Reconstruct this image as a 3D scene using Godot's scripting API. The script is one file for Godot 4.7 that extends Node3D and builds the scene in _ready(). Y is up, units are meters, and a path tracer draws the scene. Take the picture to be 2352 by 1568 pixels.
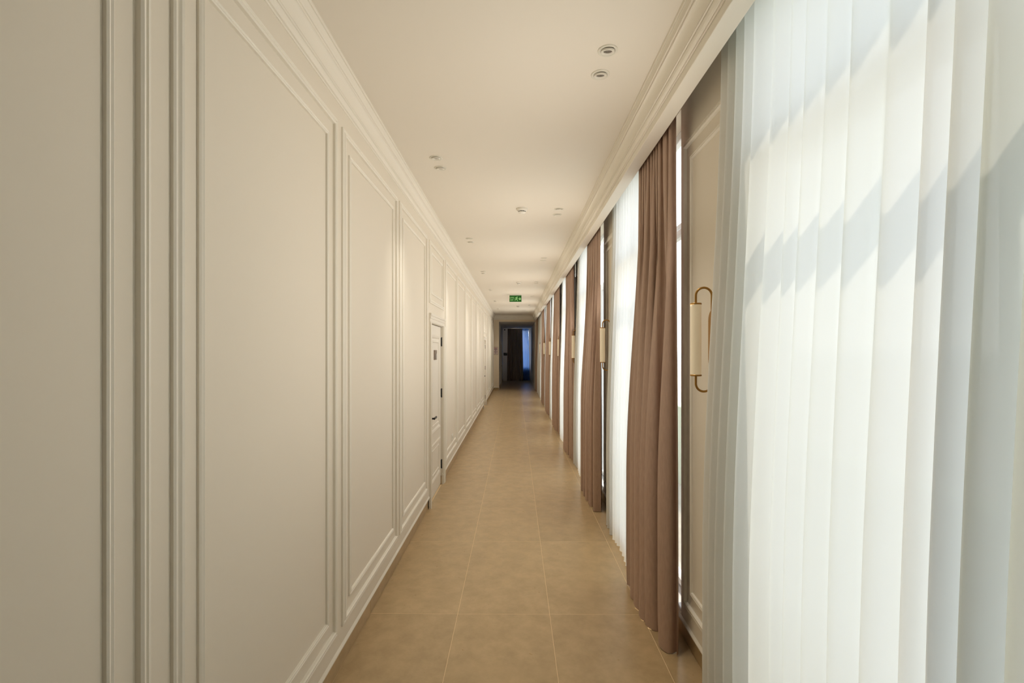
extends Node3D
# Hotel corridor: panelled wall on the left, curtained windows on the right. x right, y up, the corridor runs along -z.
# D below is distance along the corridor from the camera (D = -z).

const EYE := 1.72            # camera height
const CEIL := 3.21
const LX := -0.937           # face of the left wall
const RX := 0.99             # face of the right wall
const FASCIA := 0.782        # corridor side of the pelmet
const PELMET := 0.866        # window side of the pelmet
const SOFFIT := 2.982
const END := 20.4            # end wall
const BACK := 26.7           # back wall of the vestibule
const BEHIND := -1.61        # wall behind the camera
const VL := -0.708           # vestibule left wall
const VR := 0.85             # vestibule right wall
const VCEIL := 2.942
const BAY := 2.5
const WIN0 := 0.36           # near jamb of the first window
const WINW := 1.66
const WINHEAD := 3.16
const WINSILL := 0.15
const WINDOWS := 7

var M := {}
var rng := RandomNumberGenerator.new()
var taken := {}


func _ready() -> void:
	rng.seed = 7
	camera_and_light()
	materials()
	floor_and_skirting()
	left_wall()
	right_wall()
	ceiling_and_trims()
	end_wall_and_vestibule()
	outdoors()
	for i in WINDOWS:
		window(i)
	doors()
	curtains()
	sconces()
	ceiling_fittings()
	wall_fittings()


# ---------------------------------------------------------------- camera, sky, sun

func camera_and_light() -> void:
	var cam := Camera3D.new()
	cam.name = "camera"
	var f := 1095.0 / 1568.0           # focal length over picture height
	cam.projection = Camera3D.PROJECTION_FRUSTUM
	cam.near = 0.05
	cam.far = 200.0
	cam.size = cam.near / f
	cam.frustum_offset = Vector2(0.0, cam.near * 20.0 / 1095.0)   # the lens is shifted up a little: verticals stay upright
	cam.position = Vector3(0, EYE, 0)
	cam.rotation.y = atan(8.0 / 1095.0)
	cam.current = true
	add_child(cam)

	var sky_look := ProceduralSkyMaterial.new()
	sky_look.sky_top_color = Color(0.84, 0.88, 0.93)
	sky_look.sky_horizon_color = Color(1.0, 1.0, 0.985)
	sky_look.sky_curve = 0.2
	sky_look.ground_bottom_color = Color(0.55, 0.54, 0.5)
	sky_look.ground_horizon_color = Color(0.75, 0.78, 0.8)
	sky_look.sky_energy_multiplier = 1.0
	var e := Environment.new()
	e.background_mode = Environment.BG_SKY
	e.sky = Sky.new()
	e.sky.sky_material = sky_look
	e.background_energy_multiplier = 3.3
	e.tonemap_mode = Environment.TONE_MAPPER_LINEAR
	e.tonemap_exposure = 1.2
	e.sdfgi_enabled = true
	e.ssao_enabled = true
	e.ssil_enabled = true
	var we := WorldEnvironment.new()
	we.name = "environment"
	we.environment = e
	add_child(we)

	var sun := DirectionalLight3D.new()
	sun.name = "sun"
	sun.light_color = Color(1.0, 0.93, 0.82)
	sun.light_energy = 1.15
	sun.light_angular_distance = 0.6
	sun.shadow_enabled = true
	sun.basis = Basis.looking_at(Vector3(-0.18, -0.505, 0.03).normalized(), Vector3.UP)
	add_child(sun)


# ---------------------------------------------------------------- materials

func paint(c: Color, rough: float, spec := 0.5) -> StandardMaterial3D:
	var m := StandardMaterial3D.new()
	m.albedo_color = c
	m.roughness = rough
	m.metallic_specular = spec
	return m


func noise_texture(freq: float, seed_: int, lo: Color, hi: Color, size := 512, octaves := 5) -> NoiseTexture2D:
	var n := FastNoiseLite.new()
	n.noise_type = FastNoiseLite.TYPE_SIMPLEX
	n.seed = seed_
	n.frequency = freq
	n.fractal_octaves = octaves
	n.fractal_gain = 0.68 if octaves > 6 else 0.55
	var t := NoiseTexture2D.new()
	t.width = size
	t.height = size
	t.seamless = true
	t.noise = n
	var g := Gradient.new()
	g.set_color(0, lo)
	g.set_color(1, hi)
	t.color_ramp = g
	return t


func materials() -> void:
	M.wall = paint(Color(0.92, 0.885, 0.82), 0.75, 0.35)
	M.wall2 = paint(Color(0.90, 0.86, 0.80), 0.75, 0.35)
	M.trim = paint(Color(0.955, 0.93, 0.875), 0.55, 0.4)
	M.ceiling = paint(Color(0.935, 0.905, 0.85), 0.9, 0.2)
	M.door = paint(Color(0.92, 0.89, 0.83), 0.45, 0.45)
	M.vest = paint(Color(0.95, 0.94, 0.92), 0.85, 0.3)
	M.vest_warm = paint(Color(0.94, 0.88, 0.78), 0.8, 0.3)
	M.frame = paint(Color(0.93, 0.94, 0.95), 0.35, 0.5)
	M.black = paint(Color(0.03, 0.03, 0.032), 0.4, 0.5)
	M.white_plastic = paint(Color(0.93, 0.91, 0.86), 0.45, 0.5)
	M.plastic_rim = paint(Color(0.90, 0.88, 0.82), 0.5, 0.5)
	M.shade = paint(Color(0.93, 0.89, 0.80), 0.35, 0.5)
	M.shade.emission_enabled = true
	M.shade.emission = Color(1.0, 0.88, 0.70)
	M.shade.emission_energy_multiplier = 0.14
	M.brass = paint(Color(0.66, 0.50, 0.26), 0.38, 0.5)
	M.brass.metallic = 0.85
	M.bronze = paint(Color(0.55, 0.42, 0.25), 0.12, 0.5)
	M.bronze.metallic = 1.0
	M.silver = paint(Color(0.9, 0.88, 0.84), 0.15, 0.5)
	M.silver.metallic = 1.0
	M.lamp_glass = paint(Color(0.36, 0.33, 0.28), 0.2, 0.6)
	M.lamp_glass.metallic = 0.7
	M.lamp_glass.emission_enabled = true
	M.lamp_glass.emission = Color(1.0, 0.88, 0.70)
	M.lamp_glass.emission_energy_multiplier = 0.03
	M.track = paint(Color(0.9, 0.9, 0.88), 0.4, 0.5)
	M.grout = paint(Color(0.93, 0.83, 0.67), 0.9, 0.2)
	M.paving = paint(Color(0.70, 0.68, 0.64), 0.9, 0.2)
	M.paving.albedo_texture = noise_texture(0.02, 21, Color(0.85, 0.85, 0.85), Color(1, 1, 1))
	M.paving.uv1_triplanar = true
	M.paving.uv1_world_triplanar = true
	M.paving.uv1_scale = Vector3.ONE * 0.3
	M.garden = paint(Color(0.68, 0.74, 0.66), 0.9, 0.2)
	M.screen = paint(Color(0.75, 0.77, 0.76, 0.12), 0.95, 0.1)
	M.screen.transparency = BaseMaterial3D.TRANSPARENCY_ALPHA
	M.green = paint(Color(0.0, 0.40, 0.04), 0.35, 0.5)
	M.glow_green = paint(Color(0.72, 0.95, 0.66), 0.5, 0.4)
	M.leaf = paint(Color(0.20, 0.30, 0.12), 0.6, 0.4)
	M.leaf.cull_mode = BaseMaterial3D.CULL_DISABLED
	M.bark = paint(Color(0.28, 0.22, 0.16), 0.9, 0.2)

	var cloud := noise_texture(0.010, 3, Color(0.875, 0.875, 0.86), Color(1, 1, 1), 1024, 8)
	var rough_map := noise_texture(0.03, 9, Color(0.75, 0.75, 0.75), Color(1, 1, 1), 512, 4)
	M.tile = []
	for k in 3:
		var m := paint(Color(0.78 + 0.008 * (k - 1), 0.67 + 0.007 * (k - 1), 0.505 + 0.005 * (k - 1)), 0.36, 0.5)
		m.albedo_texture = cloud
		m.roughness_texture = rough_map
		m.uv1_triplanar = true
		m.uv1_world_triplanar = true
		m.uv1_scale = Vector3.ONE * 0.42
		m.uv1_offset = Vector3(0.17 * k, 0.0, 0.31 * k)
		M.tile.append(m)

	# brown satin drape: a faint woven grain
	var weave := noise_texture(0.06, 5, Color(0.93, 0.93, 0.93), Color(1, 1, 1), 256, 3)
	M.drape = paint(Color(0.745, 0.63, 0.555), 0.55, 0.45)
	M.drape.albedo_texture = weave
	M.drape.uv1_scale = Vector3(10, 2, 1)
	M.drape.cull_mode = BaseMaterial3D.CULL_DISABLED
	M.dark_drape = paint(Color(0.72, 0.64, 0.57), 0.7, 0.3)
	M.dark_drape.cull_mode = BaseMaterial3D.CULL_DISABLED

	M.sheer = paint(Color(0.97, 0.965, 0.95), 1.0, 0.1)
	M.sheer.transparency = BaseMaterial3D.TRANSPARENCY_ALPHA
	M.sheer.albedo_color.a = 0.985
	M.sheer.backlight_enabled = true
	M.sheer.backlight = Color(0.90, 0.92, 0.93)
	M.sheer.cull_mode = BaseMaterial3D.CULL_DISABLED
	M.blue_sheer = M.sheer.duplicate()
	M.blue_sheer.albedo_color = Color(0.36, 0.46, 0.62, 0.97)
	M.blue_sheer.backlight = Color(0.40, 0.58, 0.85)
	M.sheer_hem = M.sheer.duplicate()
	M.sheer_hem.albedo_color.a = 0.95

	M.glass = paint(Color(0.95, 0.97, 0.98, 0.05), 0.02, 0.5)
	M.glass.transparency = BaseMaterial3D.TRANSPARENCY_ALPHA


# ---------------------------------------------------------------- naming and grouping

func numbered(called: String) -> String:
	var n: int = taken.get(called, 0)
	taken[called] = n + 1
	return called if n == 0 else "%s_%03d" % [called, n]


func tag(o: Node3D, label: String, category := "", group := "", kind := "") -> Node3D:
	if label: o.set_meta("label", label)
	if category: o.set_meta("category", category)
	if group: o.set_meta("group", group)
	if kind: o.set_meta("kind", kind)
	return o


func thing(called: String, where: Vector3, label: String, category: String, group := "") -> Node3D:
	var o := Node3D.new()
	o.name = numbered(called)
	o.position = where
	add_child(o)
	tag(o, label, category, group)
	return o


func part(called: String, st: SurfaceTool, m: Material, parent: Node3D) -> MeshInstance3D:
	var o := MeshInstance3D.new()
	o.name = called
	o.mesh = st.commit()
	o.material_override = null
	o.mesh.surface_set_material(0, m)
	o.cast_shadow = GeometryInstance3D.SHADOW_CASTING_SETTING_ON
	parent.add_child(o, true)
	return o


func shared(called: String, mesh: Mesh, where: Vector3, parent: Node3D, m: Material = null) -> MeshInstance3D:
	var o := MeshInstance3D.new()
	o.name = called
	o.mesh = mesh
	o.position = where
	if m: o.material_override = m
	parent.add_child(o, true)
	return o


func struct(called: String, st: SurfaceTool, m: Material, label: String, category: String) -> MeshInstance3D:
	var o := part(called, st, m, self)
	tag(o, label, category, "", "structure")
	return o


func struct_node(called: String, label: String, category: String, where := Vector3.ZERO) -> Node3D:
	var o := Node3D.new()
	o.name = called
	o.position = where
	add_child(o)
	tag(o, label, category, "", "structure")
	return o


# ---------------------------------------------------------------- shapes

func begin() -> SurfaceTool:
	var st := SurfaceTool.new()
	st.begin(Mesh.PRIMITIVE_TRIANGLES)
	return st


func V(x: float, y: float, d: float) -> Vector3:
	return Vector3(x, y, -d)


func tri(st: SurfaceTool, a: Vector3, b: Vector3, c: Vector3, out_: Vector3) -> void:
	var n := (c - a).cross(b - a)
	if n.length_squared() < 1e-16:
		return
	n = n.normalized()
	if n.dot(out_) < 0.0:
		var k := b
		b = c
		c = k
		n = -n
	for p in [a, b, c]:
		st.set_normal(n)
		st.set_uv(Vector2.ZERO)
		st.add_vertex(p)


func quad(st: SurfaceTool, a: Vector3, b: Vector3, c: Vector3, d: Vector3, out_: Vector3) -> void:
	tri(st, a, b, c, out_)
	tri(st, a, c, d, out_)


func box(st: SurfaceTool, p: Vector3, q: Vector3, c := 0.0) -> void:
	# a box between two corners, its edges chamfered by c
	var lo := Vector3(minf(p.x, q.x), minf(p.y, q.y), minf(p.z, q.z))
	var hi := Vector3(maxf(p.x, q.x), maxf(p.y, q.y), maxf(p.z, q.z))
	var mid := (lo + hi) / 2.0
	var h := (hi - lo) / 2.0
	c = minf(c, 0.49 * minf(h.x, minf(h.y, h.z)) * 2.0 * 0.5)
	for axis in 3:
		var u := (axis + 1) % 3
		var v := (axis + 2) % 3
		for s in [-1.0, 1.0]:
			var corner := []
			for k in [[-1, -1], [1, -1], [1, 1], [-1, 1]]:
				var w := Vector3.ZERO
				w[axis] = s * h[axis]
				w[u] = k[0] * (h[u] - c)
				w[v] = k[1] * (h[v] - c)
				corner.append(mid + w)
			var n := Vector3.ZERO
			n[axis] = s
			quad(st, corner[0], corner[1], corner[2], corner[3], n)
	if c <= 0.0:
		return
	for axis in 3:           # the twelve bevels
		var u := (axis + 1) % 3
		var v := (axis + 2) % 3
		for su in [-1.0, 1.0]:
			for sv in [-1.0, 1.0]:
				var q4 := []
				for k in [[-1, 0], [1, 0], [1, 1], [-1, 1]]:
					var w := Vector3.ZERO
					w[axis] = k[0] * (h[axis] - c)
					w[u] = su * (h[u] - (0.0 if k[1] == 0 else c))
					w[v] = sv * (h[v] - (c if k[1] == 0 else 0.0))
					q4.append(mid + w)
				var n := Vector3.ZERO
				n[u] = su
				n[v] = sv
				quad(st, q4[0], q4[1], q4[2], q4[3], n)
	for sx in [-1.0, 1.0]:
		for sy in [-1.0, 1.0]:
			for sz in [-1.0, 1.0]:
				var s := Vector3(sx, sy, sz)
				tri(st, mid + s * (h - Vector3(0, c, c)), mid + s * (h - Vector3(c, 0, c)), mid + s * (h - Vector3(c, c, 0)), s)


func extrude(st: SurfaceTool, profile: PackedVector2Array, t: Transform3D, length: float, caps := true) -> void:
	# a closed counter-clockwise outline in local x, y pushed along local z
	var n := profile.size()
	for i in n:
		var a := profile[i]
		var b := profile[(i + 1) % n]
		var side := Vector2(b.y - a.y, a.x - b.x)
		quad(st, t * Vector3(a.x, a.y, 0), t * Vector3(b.x, b.y, 0), t * Vector3(b.x, b.y, length), t * Vector3(a.x, a.y, length), t.basis * Vector3(side.x, side.y, 0))
	if caps:
		var idx := Geometry2D.triangulate_polygon(profile)
		for k in range(0, idx.size(), 3):
			for e in [[0.0, -1.0], [length, 1.0]]:
				tri(st, t * Vector3(profile[idx[k]].x, profile[idx[k]].y, e[0]), t * Vector3(profile[idx[k + 1]].x, profile[idx[k + 1]].y, e[0]), t * Vector3(profile[idx[k + 2]].x, profile[idx[k + 2]].y, e[0]), t.basis * Vector3(0, 0, e[1]))


func moulding(st: SurfaceTool, t: Transform3D, lo: Vector2, hi: Vector2, profile: Array) -> void:
	# a mitred picture-frame moulding on the plane z = 0 of t; profile: (in from the outer edge, proud of the plane)
	for k in profile.size() - 1:
		var a: Vector2 = profile[k]
		var b: Vector2 = profile[k + 1]
		var pa := [Vector3(lo.x + a.x, lo.y + a.x, a.y), Vector3(hi.x - a.x, lo.y + a.x, a.y), Vector3(hi.x - a.x, hi.y - a.x, a.y), Vector3(lo.x + a.x, hi.y - a.x, a.y)]
		var pb := [Vector3(lo.x + b.x, lo.y + b.x, b.y), Vector3(hi.x - b.x, lo.y + b.x, b.y), Vector3(hi.x - b.x, hi.y - b.x, b.y), Vector3(lo.x + b.x, hi.y - b.x, b.y)]
		var inward := [Vector3(0, 1, 0), Vector3(-1, 0, 0), Vector3(0, -1, 0), Vector3(1, 0, 0)]
		for s in 4:
			var e := (s + 1) % 4
			var n: Vector3 = inward[s] * -(b.y - a.y) + Vector3(0, 0, b.x - a.x)
			quad(st, t * pa[s], t * pa[e], t * pb[e], t * pb[s], t.basis * n)


func lathe(st: SurfaceTool, profile: Array, t: Transform3D, segs := 32) -> void:
	# profile of (radius, height) from the bottom outside upwards, turned round local y; flat along the profile, smooth round it
	for k in profile.size() - 1:
		var a: Vector2 = profile[k]
		var b: Vector2 = profile[k + 1]
		var slope := Vector2(b.y - a.y, a.x - b.x)
		if slope.length() < 1e-9:
			continue
		slope = slope.normalized()
		for s in segs:
			var p := []
			var nn := []
			for e in [s, s + 1]:
				var ang: float = TAU * e / segs
				var dir := Vector3(cos(ang), 0, sin(ang))
				p.append(t * (dir * a.x + Vector3(0, a.y, 0)))
				p.append(t * (dir * b.x + Vector3(0, b.y, 0)))
				nn.append((t.basis * (dir * slope.x + Vector3(0, slope.y, 0))).normalized())
			var order := [[0, 0], [1, 0], [3, 1], [0, 0], [3, 1], [2, 1]]
			var face: Vector3 = (p[3] - p[0]).cross(p[1] - p[0])
			if face.length_squared() < 1e-18:
				face = (p[2] - p[0]).cross(p[3] - p[0])
			if face.dot(nn[0] + nn[1]) < 0.0:
				order = [[0, 0], [3, 1], [1, 0], [0, 0], [2, 1], [3, 1]]
			for o in order:
				st.set_normal(nn[o[1]])
				st.set_uv(Vector2.ZERO)
				st.add_vertex(p[o[0]])


func tube(st: SurfaceTool, path: PackedVector3Array, radius: float, segs := 10) -> void:
	var rings := []
	var normal := Vector3.ZERO
	for i in path.size():
		var d := (path[mini(i + 1, path.size() - 1)] - path[maxi(i - 1, 0)]).normalized()
		if i == 0:
			normal = d.cross(Vector3(0.31, 0.2, 0.93)).normalized()
		normal = (normal - d * normal.dot(d)).normalized()
		var side := d.cross(normal)
		var ring := []
		for s in segs:
			var a: float = TAU * s / segs
			ring.append(normal * cos(a) + side * sin(a))
		rings.append(ring)
	for i in path.size() - 1:
		for s in segs:
			var e := (s + 1) % segs
			var v := [[path[i], rings[i][s]], [path[i], rings[i][e]], [path[i + 1], rings[i + 1][e]], [path[i + 1], rings[i + 1][s]]]
			var a0: Vector3 = v[0][0] + v[0][1] * radius
			var b0: Vector3 = v[1][0] + v[1][1] * radius
			var c0: Vector3 = v[2][0] + v[2][1] * radius
			var order := [0, 1, 2, 0, 2, 3]
			if (c0 - a0).cross(b0 - a0).dot(v[0][1]) < 0.0:
				order = [0, 2, 1, 0, 3, 2]
			for o in order:
				st.set_normal(v[o][1])
				st.set_uv(Vector2.ZERO)
				st.add_vertex(v[o][0] + v[o][1] * radius)
	for e in [0, path.size() - 1]:
		var out_ := (path[0] - path[1]) if e == 0 else (path[e] - path[e - 1])
		for s in segs:
			tri(st, path[e], path[e] + rings[e][s] * radius, path[e] + rings[e][(s + 1) % segs] * radius, out_)


func stadium(half: float, height: float, segs := 12) -> PackedVector2Array:
	# an upright stadium outline, counter-clockwise, centred on the origin
	var out_ := PackedVector2Array()
	for k in segs + 1:
		var a := PI * k / segs
		out_.append(Vector2(cos(a) * half, height / 2.0 - half + sin(a) * half))
	for k in segs + 1:
		var a := PI + PI * k / segs
		out_.append(Vector2(cos(a) * half, -height / 2.0 + half + sin(a) * half))
	return out_


func cloth(st: SurfaceTool, nu: int, nv: int, at: Callable) -> void:
	# a smooth sheet; at(u, v) gives its points, u and v from 0 to 1
	var p := []
	for j in nv + 1:
		var row := PackedVector3Array()
		for i in nu + 1:
			row.append(at.call(float(i) / nu, float(j) / nv))
		p.append(row)
	for j in nv + 1:
		for i in nu + 1:
			var du: Vector3 = p[j][mini(i + 1, nu)] - p[j][maxi(i - 1, 0)]
			var dv: Vector3 = p[mini(j + 1, nv)][i] - p[maxi(j - 1, 0)][i]
			st.set_normal(du.cross(dv).normalized())
			st.set_uv(Vector2(float(i) / nu, float(j) / nv))
			st.add_vertex(p[j][i])
	for j in nv:
		for i in nu:
			var a := j * (nu + 1) + i
			for k in [a, a + nu + 2, a + 1, a, a + nu + 1, a + nu + 2]:
				st.add_index(k)


# planes of the walls: local x runs along the corridor, y up, z out of the wall
func on_left(d := 0.0, x := LX) -> Transform3D:
	return Transform3D(Basis(Vector3(0, 0, -1), Vector3(0, 1, 0), Vector3(1, 0, 0)), V(x, 0, d))


func on_right(d := 0.0, x := RX) -> Transform3D:
	return Transform3D(Basis(Vector3(0, 0, -1), Vector3(0, 1, 0), Vector3(-1, 0, 0)), V(x, 0, d))


# ---------------------------------------------------------------- floor

func floor_and_skirting() -> void:
	var st := begin()
	box(st, V(-1.25, -0.25, BEHIND - 0.15), V(1.17, -0.0004, BACK + 0.2))
	var base := struct("floor", st, M.grout, "beige-brown stone-look tiled corridor floor with thin pale grout lines", "floor")
	var columns := [[-0.948, -0.377], [-0.377, 0.223], [0.223, 0.823], [0.823, 1.006]]
	var cache := {}
	var row := 0
	var d := 3.11 - 1.18 * 4.0
	while d < BACK - 0.05:
		var d1 := minf(d + 1.18, BACK)
		for c in 4:
			var x0: float = columns[c][0]
			var x1: float = columns[c][1]
			if d > END:
				x0 = maxf(x0, VL - 0.008)
				x1 = minf(x1, VR + 0.008)
			if x1 - x0 < 0.02:
				continue
			var key := "%.3f %.3f" % [x1 - x0, d1 - d]
			if not cache.has(key):
				var tile := begin()
				var g := 0.0014
				box(tile, Vector3(g, -0.008, -g), Vector3(x1 - x0 - g, 0.0, -(d1 - d) + g), 0.0004)
				cache[key] = tile.commit()
			shared("tile", cache[key], V(x0, 0, d), base, M.tile[(row * 2 + c * 5 + (row * c) % 3) % 3])
		d += 1.18
		row += 1


func skirting(parent: Node3D, x: float, inward: float, d0: float, d1: float) -> void:
	# a run of tile skirting along the corridor, thickness going away from the room
	var d := d0
	while d < d1 - 0.01:
		var e := minf(d + 1.18 - fposmod(d - 3.11, 1.18), d1)
		if e - d < 0.02:
			e = minf(e + 1.18, d1)
		var st := begin()
		box(st, V(x, 0.0, d + 0.001), V(x - inward * 0.012, 0.113, e - 0.001), 0.001)
		part("tile", st, M.tile[int(d * 3.0) % 3 if d > 0 else 0], parent)
		d = e


# ---------------------------------------------------------------- left wall

const FRAME_OUT := [Vector2(0, 0), Vector2(0.0, 0.009), Vector2(0.006, 0.013), Vector2(0.012, 0.013), Vector2(0.015, 0.008), Vector2(0.024, 0.016), Vector2(0.032, 0.018), Vector2(0.038, 0.013), Vector2(0.039, 0.0)]
const FRAME_IN := [Vector2(0, 0), Vector2(0.0, 0.007), Vector2(0.006, 0.011), Vector2(0.011, 0.008), Vector2(0.019, 0.012), Vector2(0.024, 0.009), Vector2(0.025, 0.0)]
const PANEL_TOP := 2.92
const PANEL_LOW := 0.235
const PANEL_STEP := 0.108
const DOORS := [[5.16, 6.22], [13.94, 15.0]]     # outer edges of the casings


func panel_pair(parent: Node3D, t: Transform3D, lo: Vector2, hi: Vector2) -> void:
	var st := begin()
	moulding(st, t, lo, hi, FRAME_OUT)
	part("panel_moulding", st, M.trim, parent)
	st = begin()
	var s := Vector2(PANEL_STEP, PANEL_STEP)
	moulding(st, t, lo + s, hi - s, FRAME_IN)
	part("inner_moulding", st, M.trim, parent)


func left_wall() -> void:
	var st := begin()
	var cuts := [BEHIND]
	for dd in DOORS:
		cuts.append(dd[0] + 0.06)
		cuts.append(dd[1] - 0.06)
	cuts.append(END)
	for k in range(0, cuts.size(), 2):
		box(st, V(LX, 0.12, cuts[k]), V(-1.2, CEIL, cuts[k + 1]))
		box(st, V(LX - 0.022, -0.02, cuts[k]), V(-1.2, 0.12, cuts[k + 1]))
	for dd in DOORS:
		box(st, V(LX, 2.06, dd[0] + 0.06), V(-1.2, CEIL, dd[1] - 0.06))
		box(st, V(-1.14, -0.02, dd[0] + 0.06), V(-1.2, 2.06, dd[1] - 0.06))
	var w := struct("wall_left", st, M.wall, "cream painted left wall with double raised panel mouldings", "wall")
	var t := on_left()
	var spans := []
	for k in range(-2, 4):
		spans.append(1.287 + 1.27 * (k - 1))
	for k in 6:
		spans.append(6.33 + 1.27 * k)
	for k in 4:
		spans.append(15.12 + 1.27 * k)
	for d in spans:
		var a: float = maxf(d, BEHIND + 0.05)
		var e: float = minf(d + 1.19, END - 0.06)
		if d + 1.19 > DOORS[0][0] - 0.02 and d < DOORS[0][0]:
			e = DOORS[0][0] - 0.09
		panel_pair(w, t, Vector2(a, PANEL_LOW), Vector2(e, PANEL_TOP))
	for dd in DOORS:
		panel_pair(w, t, Vector2(dd[0] + 0.005, 2.235), Vector2(dd[1] - 0.03, PANEL_TOP))
	# sloped cap along the foot of the panelling, and the tile skirting tucked under it
	for k in range(0, cuts.size(), 2):
		st = begin()
		var d0: float = cuts[k] + (0.0 if k == 0 else -0.06 + 0.002)
		var d1: float = cuts[k + 1] - (0.0 if k == cuts.size() - 2 else 0.06 + 0.002)
		extrude(st, PackedVector2Array([Vector2(LX - 0.002, 0.118), Vector2(LX + 0.008, 0.118), Vector2(LX + 0.008, 0.126), Vector2(LX, 0.142), Vector2(LX - 0.002, 0.142)]), Transform3D(Basis(Vector3(1, 0, 0), Vector3(0, 1, 0), Vector3(0, 0, 1)), V(0, 0, d1)), d1 - d0)
		part("foot_trim", st, M.trim, w)
	var b := struct_node("baseboard_left", "brown tile skirting along the foot of the cream panelled wall", "skirting")
	for k in range(0, cuts.size(), 2):
		skirting(b, -0.947, 1.0, cuts[k] + (0.0 if k == 0 else -0.058), cuts[k + 1] - (0.0 if k == cuts.size() - 2 else 0.062))


# ---------------------------------------------------------------- right wall

func right_wall() -> void:
	var st := begin()
	var at := BEHIND
	for i in WINDOWS + 1:
		var e := WIN0 + BAY * i if i < WINDOWS else END
		box(st, V(RX, 0.12, at), V(1.17, CEIL, e), 0.004)
		box(st, V(RX + 0.016, -0.02, at), V(1.17, 0.12, e))
		if i < WINDOWS:
			box(st, V(RX, WINHEAD, e), V(1.17, CEIL, e + WINW))
			box(st, V(RX, 0.12, e), V(1.17, WINSILL, e + WINW), 0.004)
			box(st, V(RX + 0.016, -0.02, e), V(1.17, 0.12, e + WINW))
		at = e + WINW
	var w := struct("wall_right", st, M.wall, "cream right wall with panelled piers between tall curtained windows", "wall")
	for i in range(1, WINDOWS + 1):
		var c := WIN0 + BAY * i
		if i == WINDOWS:
			panel_pair(w, on_right(), Vector2(c - 0.78, PANEL_LOW), Vector2(END - 0.06, PANEL_TOP))
		else:
			panel_pair(w, on_right(), Vector2(c - 0.78, PANEL_LOW), Vector2(c - 0.06, PANEL_TOP))
	st = begin()
	extrude(st, PackedVector2Array([Vector2(RX - 0.008, 0.118), Vector2(RX + 0.002, 0.118), Vector2(RX + 0.002, 0.142), Vector2(RX, 0.142), Vector2(RX - 0.008, 0.126)]), Transform3D(Basis(), V(0, 0, END)), END - BEHIND)
	part("foot_trim", st, M.trim, w)
	var b := struct_node("baseboard_right", "brown tile skirting under the curtained window wall", "skirting")
	skirting(b, 1.004, -1.0, BEHIND, END)


# ---------------------------------------------------------------- ceiling, cornices, pelmet, rails

func crown_profile() -> PackedVector2Array:
	# (out from the wall, height), closed against wall and ceiling
	var y := EYE
	var out_ := PackedVector2Array([Vector2(-0.003, CEIL), Vector2(-0.003, y + 1.303), Vector2(0.005, y + 1.303), Vector2(0.0065, y + 1.306), Vector2(0.0065, y + 1.3105), Vector2(0.004, y + 1.3125), Vector2(0.012, y + 1.3145), Vector2(0.0175, y + 1.322), Vector2(0.0205, y + 1.332), Vector2(0.021, y + 1.3395), Vector2(0.0165, y + 1.3425), Vector2(0.0225, y + 1.344), Vector2(0.027, y + 1.3475), Vector2(0.024, y + 1.351)])
	for k in range(0, 9):       # the cove
		var a := PI / 2.0 * k / 8.0
		out_.append(Vector2(0.028 + 0.022 * (1.0 - cos(a)), y + 1.352 + 0.066 * sin(a)))
	for p in [Vector2(0.0515, y + 1.4195), Vector2(0.0515, y + 1.4265), Vector2(0.0475, y + 1.4290), Vector2(0.054, y + 1.4310), Vector2(0.0575, y + 1.4365), Vector2(0.0575, y + 1.4405), Vector2(0.0525, y + 1.4435), Vector2(0.0560, y + 1.4520), Vector2(0.0610, y + 1.4640), Vector2(0.0625, y + 1.4700), Vector2(0.0585, y + 1.4725), Vector2(0.066, y + 1.4745), Vector2(0.067, y + 1.4800), Vector2(0.067, CEIL)]:
		out_.append(p)
	return out_


func ceiling_and_trims() -> void:
	var st := begin()
	box(st, V(-1.25, CEIL, BEHIND - 0.15), V(1.17, CEIL + 0.2, END + 0.16))
	struct("ceiling", st, M.ceiling, "plain cream plaster ceiling of the long corridor", "ceiling")
	var prof := crown_profile()
	var span := END - BEHIND
	st = begin()
	extrude(st, prof, Transform3D(Basis(Vector3(1, 0, 0), Vector3(0, 1, 0), Vector3(0, 0, 1)), V(LX, 0, END)), span)
	struct("trim_1", st, M.trim, "moulded cream cornice along the top of the panelled left wall", "cornice")
	st = begin()
	extrude(st, prof, Transform3D(Basis(Vector3(-1, 0, 0), Vector3(0, 1, 0), Vector3(0, 0, 1)), V(FASCIA, 0, END)), span)
	struct("trim_2", st, M.trim, "moulded cream cornice along the curtain pelmet over the windows", "cornice")
	st = begin()
	extrude(st, prof, Transform3D(Basis(Vector3(0, 0, 1), Vector3(0, 1, 0), Vector3(1, 0, 0)), V(LX, 0, END)), FASCIA - LX)
	struct("trim_3", st, M.trim, "short cornice across the end wall above the dark opening", "cornice")
	st = begin()
	box(st, V(FASCIA, SOFFIT, BEHIND), V(PELMET, CEIL, END), 0.002)
	struct("trim_4", st, M.trim, "plain cream pelmet board hiding the curtain rails", "pelmet")


# ---------------------------------------------------------------- end wall and the dark vestibule behind it

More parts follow.
